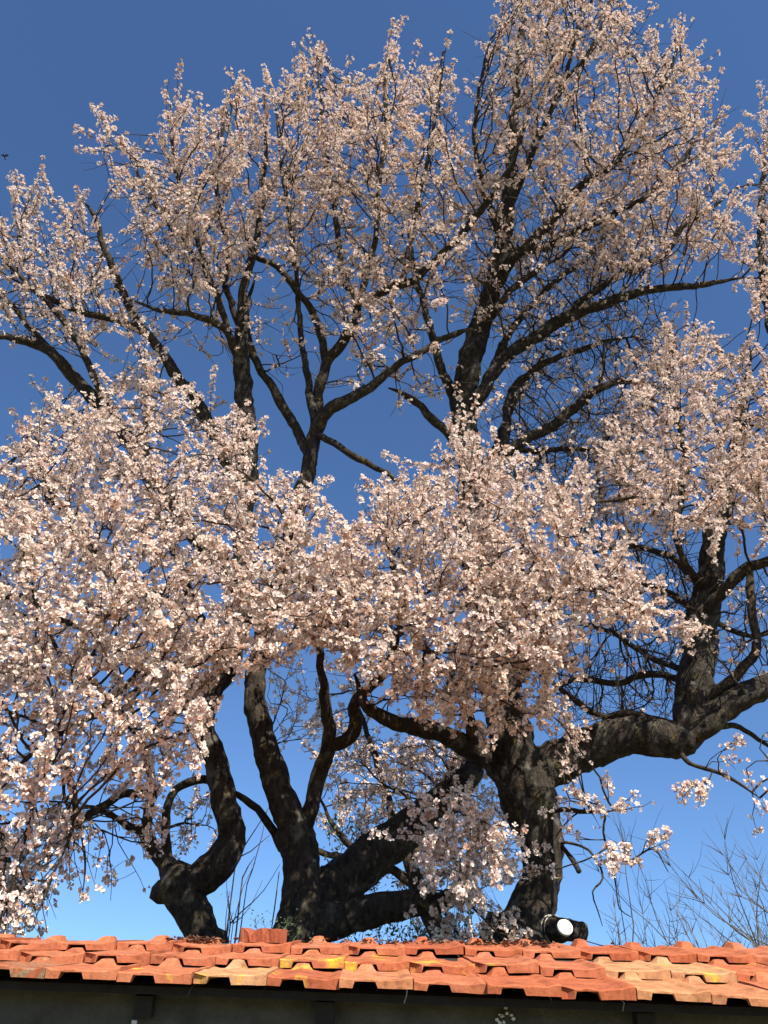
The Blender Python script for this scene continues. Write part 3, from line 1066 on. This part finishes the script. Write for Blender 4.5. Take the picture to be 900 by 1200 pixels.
# ---- tree C: the right tree with the heavy side limb
C_trunk = to_ground(*T([(603, 1140, 100), (606, 1112, 80), (618, 1082, 56), (634, 1030, 45), (634, 985, 52), (624, 948, 64), (612, 912, 66), (604, 884, 52)], dY=.25), 1.2)
dC = .25
C_limbs = [
    (*T([(608, 905, 60), (599, 862, 52), (588, 820, 46), (580, 770, 42), (572, 700, 37), (564, 635, 34), (554, 560, 32), (545, 500, 32), (547, 440, 31), (560, 390, 29), (576, 340, 26), (590, 290, 22), (598, 220, 18), (602, 150, 14), (607, 80, 10), (613, 10, 7), (618, -50, 4)], dY=dC - .05), .6),
    (*T([(618, 915, 56), (650, 895, 50), (698, 873, 46), (742, 862, 44), (785, 866, 46), (812, 866, 36)], Ys=[5.5, 5.3, 5.1, 5.0]), 0),
    (*T([(800, 862, 46), (814, 800, 41), (822, 730, 38), (830, 680, 33), (838, 630, 28), (850, 580, 24), (864, 520, 18), (872, 460, 12), (880, 415, 7)], Ys=[5.0, 5.0, 4.9, 4.7, 4.6]), .55),
    (*T([(800, 868, 40), (840, 838, 32), (870, 817, 31), (905, 800, 30), (950, 770, 26), (985, 700, 22), (975, 600, 18), (935, 480, 15), (903, 380, 13), (893, 310, 12), (893, 230, 9), (897, 150, 5)], Ys=[5.0, 4.9, 4.8, 4.7, 4.6, 4.5]), .5),
    (*T([(808, 880, 20), (835, 852, 18), (860, 827, 16), (888, 815, 15), (930, 800, 13), (970, 800, 10)], Ys=[4.95, 4.8, 4.6]), .5),
    (*T([(824, 735, 16), (840, 700, 16), (856, 680, 17), (880, 665, 15), (910, 652, 13), (960, 620, 10)], Ys=[4.9, 4.7, 4.5]), .5),
    (*T([(880, 668, 10), (882, 720, 12), (886, 765, 13), (866, 790, 14), (838, 810, 15), (818, 828, 14)], Ys=[4.6, 4.8, 5.0]), 0),
    (*T([(820, 690, 12), (812, 672, 10), (792, 625, 9), (803, 560, 9), (797, 500, 8), (785, 445, 7), (790, 395, 5)], Ys=[4.85, 4.7, 4.5, 4.4]), .3),
    # dark bare boughs beside the right fork
    (*T([(795, 852, 13), (745, 838, 11), (700, 836, 10), (655, 806, 7), (630, 780, 5)], Ys=[5.0, 5.2, 5.3]), 1),
    (*T([(812, 800, 11), (762, 790, 10), (720, 800, 9), (670, 798, 8), (640, 815, 6)], Ys=[5.0, 5.3, 5.5]), 1),
    (*T([(822, 720, 11), (770, 690, 10), (730, 680, 9), (690, 690, 7), (650, 700, 5)], Ys=[5.0, 5.4, 5.7]), 1),
    (*T([(828, 690, 10), (780, 650, 9), (735, 640, 8), (690, 650, 5)], Ys=[5.0, 5.4, 5.7]), 1),
    (*T([(815, 790, 10), (760, 770, 8), (715, 740, 7), (670, 730, 5)], Ys=[5.0, 5.5, 5.9]), 1),
    (*T([(815, 862, 9), (860, 850, 8), (895, 870, 6), (925, 900, 4)], Ys=[5.0, 5.3]), 1),
    (*T([(790, 872, 8), (808, 895, 7), (835, 903, 6), (862, 915, 5), (890, 935, 3)], Ys=[5.0, 4.8, 4.7]), 1),
    (*T([(826, 720, 9), (860, 740, 8), (890, 745, 6), (930, 735, 4)], Ys=[5.0, 5.3]), 1),
    # left low limb with lichen
    (*T([(606, 905, 36), (560, 882, 29), (520, 862, 25), (480, 850, 22), (448, 842, 19), (428, 822, 14), (415, 790, 9)], Ys=[5.5, 5.1, 4.8, 4.6]), .3),
    # limbs into the near blossom in the middle
    (*T([(590, 835, 28), (575, 770, 20), (560, 715, 16), (545, 655, 12), (542, 590, 9), (540, 510, 4)], Ys=[5.45, 4.9, 4.5, 4.3, 4.2]), .2),
    (*T([(592, 830, 22), (622, 765, 16), (655, 705, 12), (680, 650, 8), (690, 590, 4)], Ys=[5.45, 4.8, 4.3, 4.1]), .2),
    (*T([(580, 780, 18), (600, 720, 13), (612, 660, 10), (610, 590, 7), (600, 535, 4)], Ys=[5.4, 4.8, 4.4, 4.2]), .2),
    (*T([(560, 876, 18), (540, 810, 14), (500, 760, 11), (470, 700, 9), (455, 630, 6), (440, 570, 4)], Ys=[5.1, 4.6, 4.3, 4.1]), .2),
    (*T([(560, 882, 10), (575, 905, 9), (598, 930, 8), (615, 950, 7), (608, 990, 5)], Ys=[5.1, 4.9, 4.85]), 0),
    # sprays hanging beside the trunk
    (*T([(660, 935, 10), (672, 950, 7), (700, 952, 6), (720, 950, 4)], Ys=[5.3, 4.9, 4.8]), 0.5),
    (*T([(655, 985, 6), (682, 992, 4), (700, 1010, 3.4), (706, 1030, 3), (694, 1045, 2.4), (700, 1065, 2), (706, 1085, 1.2)], Ys=[5.3, 5.0, 4.9]), 0),
    (*T([(655, 990, 10), (668, 1004, 8), (680, 1021, 8)], Ys=[5.4, 5.2]), 0),
    (*T([(708, 950, 4), (707, 975, 3.4), (716, 1000, 3.4), (735, 1010, 3), (765, 995, 2.4), (783, 1022, 1.4)], Ys=[4.85, 4.8]), .3),
    (*T([(716, 1000, 3), (722, 1040, 2.4), (726, 1065, 2), (740, 1075, 1.2)], Ys=[4.85, 4.8]), 0),
    # far crown
    (*T([(549, 490, 24), (566, 455, 19), (600, 412, 18), (650, 381, 18), (700, 358, 16), (760, 340, 12), (820, 333, 9), (872, 325, 5)], dY=dC - .15), .2),
    (*T([(556, 575, 20), (582, 540, 18), (612, 517, 16), (658, 492, 15), (693, 462, 12), (723, 448, 10), (768, 453, 6)], dY=dC - .15), .3),
    (*T([(600, 525, 10), (640, 529, 8), (690, 527, 7), (742, 531, 5)], dY=dC - .1), 1),
    (*T([(574, 345, 18), (602, 302, 15), (640, 268, 14), (680, 217, 10), (722, 190, 8), (760, 135, 6), (788, 75, 4), (800, 30, 2.5)], dY=dC - .2), .3),
    (*T([(588, 300, 15), (640, 288, 12), (700, 260, 10), (750, 233, 8), (798, 190, 6), (825, 145, 3)], dY=dC - .1), .3),
    (*T([(650, 380, 11), (720, 325, 9), (780, 297, 8), (795, 270, 7), (832, 245, 5), (862, 220, 3)], dY=dC - .1), .3),
    (*T([(595, 245, 12), (630, 165, 9), (660, 95, 6), (680, 20, 4), (690, -50, 2)], dY=dC - .1), .2),
    (*T([(660, 95, 6), (690, 60, 5), (715, 0, 4), (725, -50, 2)], dY=dC - .1), .2),
    (*T([(591, 285, 11), (566, 222, 9), (556, 150, 6), (566, 80, 4), (575, 45, 2)], dY=dC - .1), .3),
    (*T([(546, 500, 16), (522, 445, 13), (502, 375, 10), (484, 305, 8), (474, 240, 5)], dY=dC + .1), .3),
    (*T([(550, 550, 15), (526, 512, 13), (502, 486, 12), (477, 464, 9), (455, 455, 6)], dY=dC - .15), .4),
    (*T([(570, 450, 12), (600, 385, 10), (650, 330, 8), (690, 300, 6), (720, 260, 4)], dY=dC + .2), .3),
    (*T([(562, 400, 13), (590, 350, 10), (625, 320, 9), (660, 300, 6)], dY=dC - .2), .3),
    (*T([(575, 520, 13), (600, 460, 12), (640, 425, 10), (690, 405, 8), (740, 395, 5)], dY=dC), .3),
    (*T([(560, 560, 10), (590, 500, 9), (615, 450, 7), (640, 410, 5)], dY=dC + .2), .3),
]
C_regions = [
    ([(560, 60), (730, 20), (830, 150), (850, 290), (700, 350), (560, 400)], 300, FARP, -.5, .5, .12, .6, .2, .4, 0),
    ([(572, 60), (590, 35), (600, -50), (728, -60), (732, 45), (718, 110), (690, 165), (640, 215), (560, 240), (548, 150), (565, 130)], 720, FARP, -.4, .6, .8, up, .12, .32, 0),
    ([(720, 125), (745, 65), (797, 38), (812, 80), (826, 105), (830, 140), (822, 155), (855, 180), (862, 215), (850, 290), (780, 325), (700, 340), (640, 270), (690, 175)], 720, FARP, -.4, .5, .8, .5, .12, .32, 0),
    ([(545, 240), (640, 220), (700, 300), (640, 370), (560, 400), (520, 330)], 300, FARP, -.3, .8, .5, .5, .12, .3, 0),
    ([(600, 400), (640, 360), (720, 345), (760, 350), (770, 450), (740, 500), (760, 560), (690, 580), (600, 560), (590, 520)], 420, FARP, -.1, .8, .30, .35, .12, .3, 0),
    ([(590, 420), (660, 370), (770, 345), (790, 460), (750, 540), (700, 600), (600, 570), (570, 520)], 520, FARP, -.2, .9, .05, .3, .15, .35, 0),
    ([(560, 280), (700, 250), (760, 330), (640, 400), (570, 400)], 220, FARP, -.2, .9, .08, .5, .15, .35, 0),
    ([(700, 560), (780, 540), (780, 650), (690, 660)], 130, FARP, .0, 1.0, .35, .2, .14, .3, 0),
    ([(690, 500), (760, 480), (740, 640), (690, 620)], 90, FARP, -.1, .6, .45, .3, .12, .3, 0),
    ([(885, 150), (900, 130), (950, 130), (960, 400), (880, 370), (872, 330), (850, 290), (868, 270), (890, 230)], 260, NEARP, -.2, .3, .9, .4, .12, .3, 1),
    # near middle
    ([(435, 580), (460, 575), (500, 565), (530, 520), (540, 490), (560, 550), (590, 535), (620, 575), (685, 585), (695, 640), (735, 665), (755, 690), (745, 730), (700, 720), (690, 770), (655, 785), (600, 790), (520, 800), (450, 790), (440, 740), (425, 690), (440, 620)], 1000, NEARP, -.35, .55, 1.0, .4, .10, .28, 1),
    ([(440, 780), (655, 780), (640, 850), (600, 850), (560, 860), (520, 845), (450, 825)], 190, NEARP, 0, .8, .95, .1, .10, .24, 1),
    ([(730, 690), (775, 705), (772, 745), (735, 740)], 22, NEARP, -.1, .3, 1, -.2, .08, .18, 1),
    ([(790, 735), (822, 728), (815, 760), (792, 762)], 14, NEARP, .2, .6, 1, -.1, .08, .16, 1),
    # right mass
    ([(760, 420), (785, 375), (830, 395), (860, 425), (900, 415), (970, 420), (970, 650), (900, 640), (850, 625), (790, 625), (740, 605), (695, 560), (725, 510), (750, 480)], 900, NEARP, .0, .75, .97, .45, .10, .28, 1),
    # bare dark twigs between the two trunks
    ([(650, 690), (820, 620), (830, 740), (800, 840), (680, 850), (640, 800)], 520, FARP, -.2, 1.0, .04, .1, .12, .35, 0),
    ([(840, 690), (960, 660), (960, 780), (840, 800)], 130, FARP, -.5, .5, .12, .2, .12, .35, 0),
    ([(830, 860), (960, 850), (960, 960), (870, 950)], 26, FARP, -.7, 0, .75, -.3, .1, .22, 1),
    ([(790, 895), (835, 890), (830, 940), (800, 930)], 12, FARP, -.6, -.3, .85, -.5, .08, .18, 1),
    # sprays
    ([(650, 900), (700, 890), (730, 950), (690, 985), (650, 960)], 30, FARP, -.6, -.2, .7, -.1, .08, .2, 1),
    ([(700, 985), (780, 970), (770, 1000), (720, 1035), (705, 1030)], 20, FARP, -.6, -.3, .8, -.1, .06, .14, 1),
    ([(600, 1000), (640, 990), (650, 1030), (610, 1030)], 8, FARP, -.3, -.1, .9, -.1, .06, .14, 1),
    ([(640, 840), (690, 840), (690, 900), (640, 900)], 18, FARP, -.6, -.2, .8, .1, .08, .2, 1),
]
build_tree('tall almond tree with one heavy side limb and a cut stub below', None, C_trunk, C_limbs, C_regions)

# ---- tree D: the smaller almond standing behind the others
D_trunk = to_ground(*T([(522, 1125, 26), (512, 1090, 26), (498, 1058, 24), (484, 1020, 20)], dY=1.6))
D_limbs = [
    (*T([(486, 1028, 20), (468, 980, 15), (450, 920, 11), (430, 860, 8), (415, 810, 4)], dY=1.6), 1),
    (*T([(490, 1040, 16), (440, 1010, 12), (400, 980, 9), (372, 930, 6)], dY=1.7), 1),
    (*T([(484, 1020, 16), (500, 960, 12), (530, 900, 9), (540, 850, 5)], dY=1.7), 1),
    (*T([(440, 1010, 10), (360, 990, 8), (320, 930, 6), (310, 860, 4)], dY=1.8), 1),
]
D_regions = [
    ([(310, 780), (440, 790), (440, 860), (400, 900), (330, 880)], 130, FARP, 1.2, 2.2, .55, .3, .14, .36, 0),
    ([(385, 880), (560, 860), (560, 1060), (480, 1040), (400, 1000)], 300, FARP, 1.2, 2.3, .6, .2, .14, .34, 0),
    ([(560, 880), (600, 960), (590, 1080), (540, 1080)], 70, FARP, 1.2, 2.0, .5, .2, .14, .3, 0),
]
build_tree('slender almond tree half hidden behind the stout almond, in its shade', None, D_trunk, D_limbs, D_regions)

# ------------------------------------------------------------------ the cut stub, its white disc and wires
stP, stR = T([(628, 1092, 40), (650, 1090, 32), (668, 1090, 26), (684, 1092, 24)], Ys=[5.55, 5.35, 5.3, 5.32])
tree_c = [o for o in bpy.data.objects if o.name.startswith('almond_tree') and 'heavy side limb' in o.get('label', '')][0]
cr = catmull(np.column_stack([stP, stR]), .012)
vs, fs = tube(cr[:, :3] - np.array(tree_c.location), cr[:, 3], 20, True, .3, 14)
child('cut_stub', np_mesh('cut_stub', vs, tri_fix(fs), M_BARK, smooth=True), tree_c, None)


def disc_mesh(name, r, t, mat, n=28, dome=.3):
    vs, fs = [], []
    prof = [(0, t / 2 + t * dome), (r * .6, t / 2 + t * dome * .7), (r * .94, t / 2), (r, t * .25), (r, -t / 2), (0, -t / 2)]
    for pr, pz in prof:
        for i in range(n):
            a = i * 2 * math.pi / n
            vs.append((pr * math.cos(a), pr * math.sin(a), pz))
    for k in range(len(prof) - 1):
        for i in range(n):
            j = (i + 1) % n
            fs.append((k * n + i, k * n + j, (k + 1) * n + j, (k + 1) * n + i))
    return MB().add(vs, fs).mesh(name, mat, True)


dp = Vector(at(662, 1087, 5.08))
disc = thing('white_disc', dp, 'small round white disc fixed to the cut stub of the almond trunk', 'disc')
o = child('face', disc_mesh('disc', 9.2 * float(depth(dp)) / F, .018, M_WHITE), disc, dp)
nv = Vector((.12, -1, .25)).normalized()
o.rotation_euler = nv.to_track_quat('Z', 'Y').to_euler()
mb = MB()
o2 = child('back_plate', disc_mesh('back', 7 * float(depth(dp)) / F, .06, M_WOOD), disc, dp)
o2.rotation_euler = o.rotation_euler
o2.location = -nv * .035
for k, u in enumerate((646, 650)):
    a = np.linspace(0, 2 * math.pi, 26)
    c = at(u, 1090, 5.36)
    ax = unit(stP[2] - stP[0])
    e1_ = unit(np.cross(ax, [0, 0, 1]))
    e2_ = np.cross(e1_, ax)
    ring = c + (np.cos(a)[:, None] * e1_ + np.sin(a)[:, None] * e2_) * .082
    vs, fs = tube(ring, np.full(26, .004), 6, False)
    w = thing('tie_wire', Vector(c), ('pale wire loop round the cut stub, the one close against the trunk', 'pale wire loop round the cut stub, the one right beside the white disc')[k], 'wire', 'wire loops round the stub')
    child('loop', np_mesh('loop', vs - c, fs, M_WIRE, smooth=True), w, None)
for (ua, va, ub, vb, lab) in ((588, 982, 640, 978, 'thin pale wire strung across the trunk just under the bulging fork'),
                              (596, 1029, 662, 1028, 'thin pale wire strung across the trunk halfway down to the stub')):
    p, q = at(ua, va, 5.36), at(ub, vb, 5.30)
    t = np.linspace(0, 1, 9)[:, None]
    line = p + (q - p) * t + np.array([0, 0, -.012]) * (4 * t * (1 - t))
    line[:, 1] -= .02 * np.sin(t[:, 0] * math.pi)
    vs, fs = tube(line, np.full(9, .0022), 5, True)
    w = link('wire', np_mesh('wire', vs - line[0], tri_fix(fs), M_WIRE, smooth=True), None, label=lab, category='wire')
    w.location = Vector(line[0])


# ------------------------------------------------------------------ shrubs and saplings behind
def grow_shrub(base, stems, height, spread, levels, mat, leaf=None, seed=1, r0=.012, upright=.75, nleaf=0, leaf_size=.02, side=(.3, .6), wander=.10):
    rnd = np.random.default_rng(seed)
    VS, FS, LV = [], [], []
    cnt = 0

    def branch(p, d, L, r, lev):
        nonlocal cnt
        m = 6
        pts = [p]
        for i in range(m - 1):
            d = unit(d + rnd.normal(size=3) * (wander if lev == 0 else .10) + np.array([0, 0, .05 * upright]))
            pts.append(pts[-1] + d * L / (m - 1))
        pts_a = np.array(pts)
        vs, fs = tube(pts_a, np.linspace(r, r * .35, m), 4 if lev == 0 else 3, True)
        VS.append(vs); FS.append(tri_fix(fs) + cnt)
        cnt += len(vs)
        for _ in range(nleaf if lev >= 1 else 0):
            LV.append(pts_a[rnd.integers(1, m)] + rnd.normal(size=3) * .025)
        if lev < levels:
            for _ in range(rnd.integers(5, 10)):
                i = min(m - 1, int(m * math.sqrt(rnd.uniform(.12, 1))))
                dd = unit(d * .8 + rnd.normal(size=3) * .55 + np.array([0, 0, .3 * upright]))
                branch(pts_a[i], dd, L * rnd.uniform(*side), r * .5, lev + 1)
    for s in range(stems):
        a = rnd.uniform(0, 6.28)
        q = np.array([math.cos(a), math.sin(a), 0]) * rnd.uniform(0, .12)
        d = unit(np.array([math.cos(a) * spread, math.sin(a) * spread, 1]))
        branch(np.array([q[0], q[1], 0.0]), d, height * rnd.uniform(.65, 1.05), r0 * rnd.uniform(.6, 1.1), 0)
    me = np_mesh('stems', np.vstack(VS), np.vstack(FS), mat)
    lm = None
    if leaf is not None and LV:
        c = np.array(LV)
        n = len(c)
        a = unit(rnd.normal(size=(n, 3)) + np.array([0, 0, .4]))
        b = unit(np.cross(a, rnd.normal(size=(n, 3))))
        s = leaf_size * rnd.uniform(.6, 1.2, n)[:, None]
        v = np.stack([c, c + a * s + b * s * .4, c + a * s * 2, c + a * s - b * s * .4], 1).reshape(-1, 3)
        f = np.array([[0, 1, 2], [0, 2, 3]])[None] + (np.arange(n) * 4)[:, None, None]
        lm = np_mesh('leaves', v, f.reshape(-1, 3), leaf)
    return me, lm


def shrub(name, u, Y, label, cat, group=None, **kw):
    p = at(u, 1100, Y)
    loc_ = Vector((p[0], p[1], 0))
    root = thing(name, loc_, label, cat, group)
    me, lm = grow_shrub(loc_, **kw)
    child('stems', me, root, loc_, kind='stuff')
    if lm:
        child('foliage', lm, root, loc_, kind='stuff')
    return root


shrub('bare_shrub', 880, 7.6, 'tall bare twiggy shrub standing behind the end of the roof', 'shrub', side=(.14, .36), stems=34, height=2.95, spread=.17, levels=2, mat=M_GREYTWIG, seed=3, r0=.015)
shrub('bare_shrub', 965, 8.2, 'bare twiggy shrub, the outermost one behind the roof end', 'shrub', side=(.14, .36), stems=34, height=3.15, spread=.22, levels=2, mat=M_GREYTWIG, seed=8, r0=.015)
shrub('bare_shrub', 790, 8.0, 'low thin bare shrub just showing over the tiles beside the tall bare one', 'shrub', side=(.12, .30), stems=18, height=2.65, spread=.25, levels=2, mat=M_GREYTWIG, seed=4, r0=.010)
shrub('sapling', 260, 6.4, 'thin upright bare sapling with small buds beside the knobbly trunk', 'sapling', stems=3, height=3.9, spread=.0, levels=1, wander=.02, mat=M_TWIG, leaf=M_DEADLEAF, side=(.07, .2), seed=12, r0=.017, nleaf=4, leaf_size=.007)
shrub('sapling', 275, 6.6, 'slightly shorter thin sapling growing close to the taller one', 'sapling', stems=3, height=3.6, spread=.0, levels=1, wander=.02, mat=M_TWIG, leaf=M_DEADLEAF, side=(.07, .2), seed=15, r0=.014, nleaf=4, leaf_size=.007)
shrub('leafy_shrub', 425, 8.5, 'grey green leafy shrub seen low under the leaning almond limb', 'shrub', side=(.14, .36), stems=26, height=3.0, spread=.22, levels=2, mat=M_GREYTWIG, leaf=M_LEAF, seed=21, r0=.010, nleaf=5, leaf_size=.028)
shrub('leafy_shrub', 545, 8.8, 'grey green leafy shrub seen low beside the tall almond trunk', 'shrub', side=(.14, .36), stems=26, height=3.1, spread=.22, levels=2, mat=M_GREYTWIG, leaf=M_LEAF, seed=22, r0=.010, nleaf=5, leaf_size=.028)
# weed behind the broken tile
xw = at(324, 1100, TOP_Y - .06)[0]
pw = Vector(roof_pt(xw, .985)) + Vector((0, 0, .03))
root = thing('roof_weed', pw, 'small dark leafy weed growing behind the loose broken tile', 'weed')
me, lm = grow_shrub(pw, stems=6, height=.075, spread=.5, levels=1, mat=M_WEED, leaf=M_WEED, seed=31, r0=.003, nleaf=3, leaf_size=.007)
child('stems', me, root, pw, kind='stuff')
child('foliage', lm, root, pw, kind='stuff')

# ------------------------------------------------------------------ small bird high at the left
pbd = Vector(at(5, 183, 9.0))
bird = thing('bird', pbd, 'tiny dark bird in flight in the open sky', 'bird')
vs, fs = tube(np.array([[0, -.055, 0], [0, -.035, .004], [0, 0, 0], [0, .03, -.004], [0, .075, -.006]]), [.005, .013, .018, .010, .012], 10, True)
child('body', np_mesh('body', vs, tri_fix(fs), M_BIRD, smooth=True), bird, None)
for s in (-1, 1):
    mb = MB().add([(s * .012, -.02, .004), (s * .05, -.03, .03), (s * .09, .005, .045), (s * .05, .02, .028), (s * .012, .02, .002),
                   (s * .012, 0, .010), (s * .05, -.005, .036)], [(0, 1, 6, 5), (1, 2, 6), (2, 3, 6), (3, 4, 5, 6), (0, 1, 2, 3, 4)])
    child('wing', mb.mesh('wing', M_BIRD), bird, None)
print('STATS', STATS)
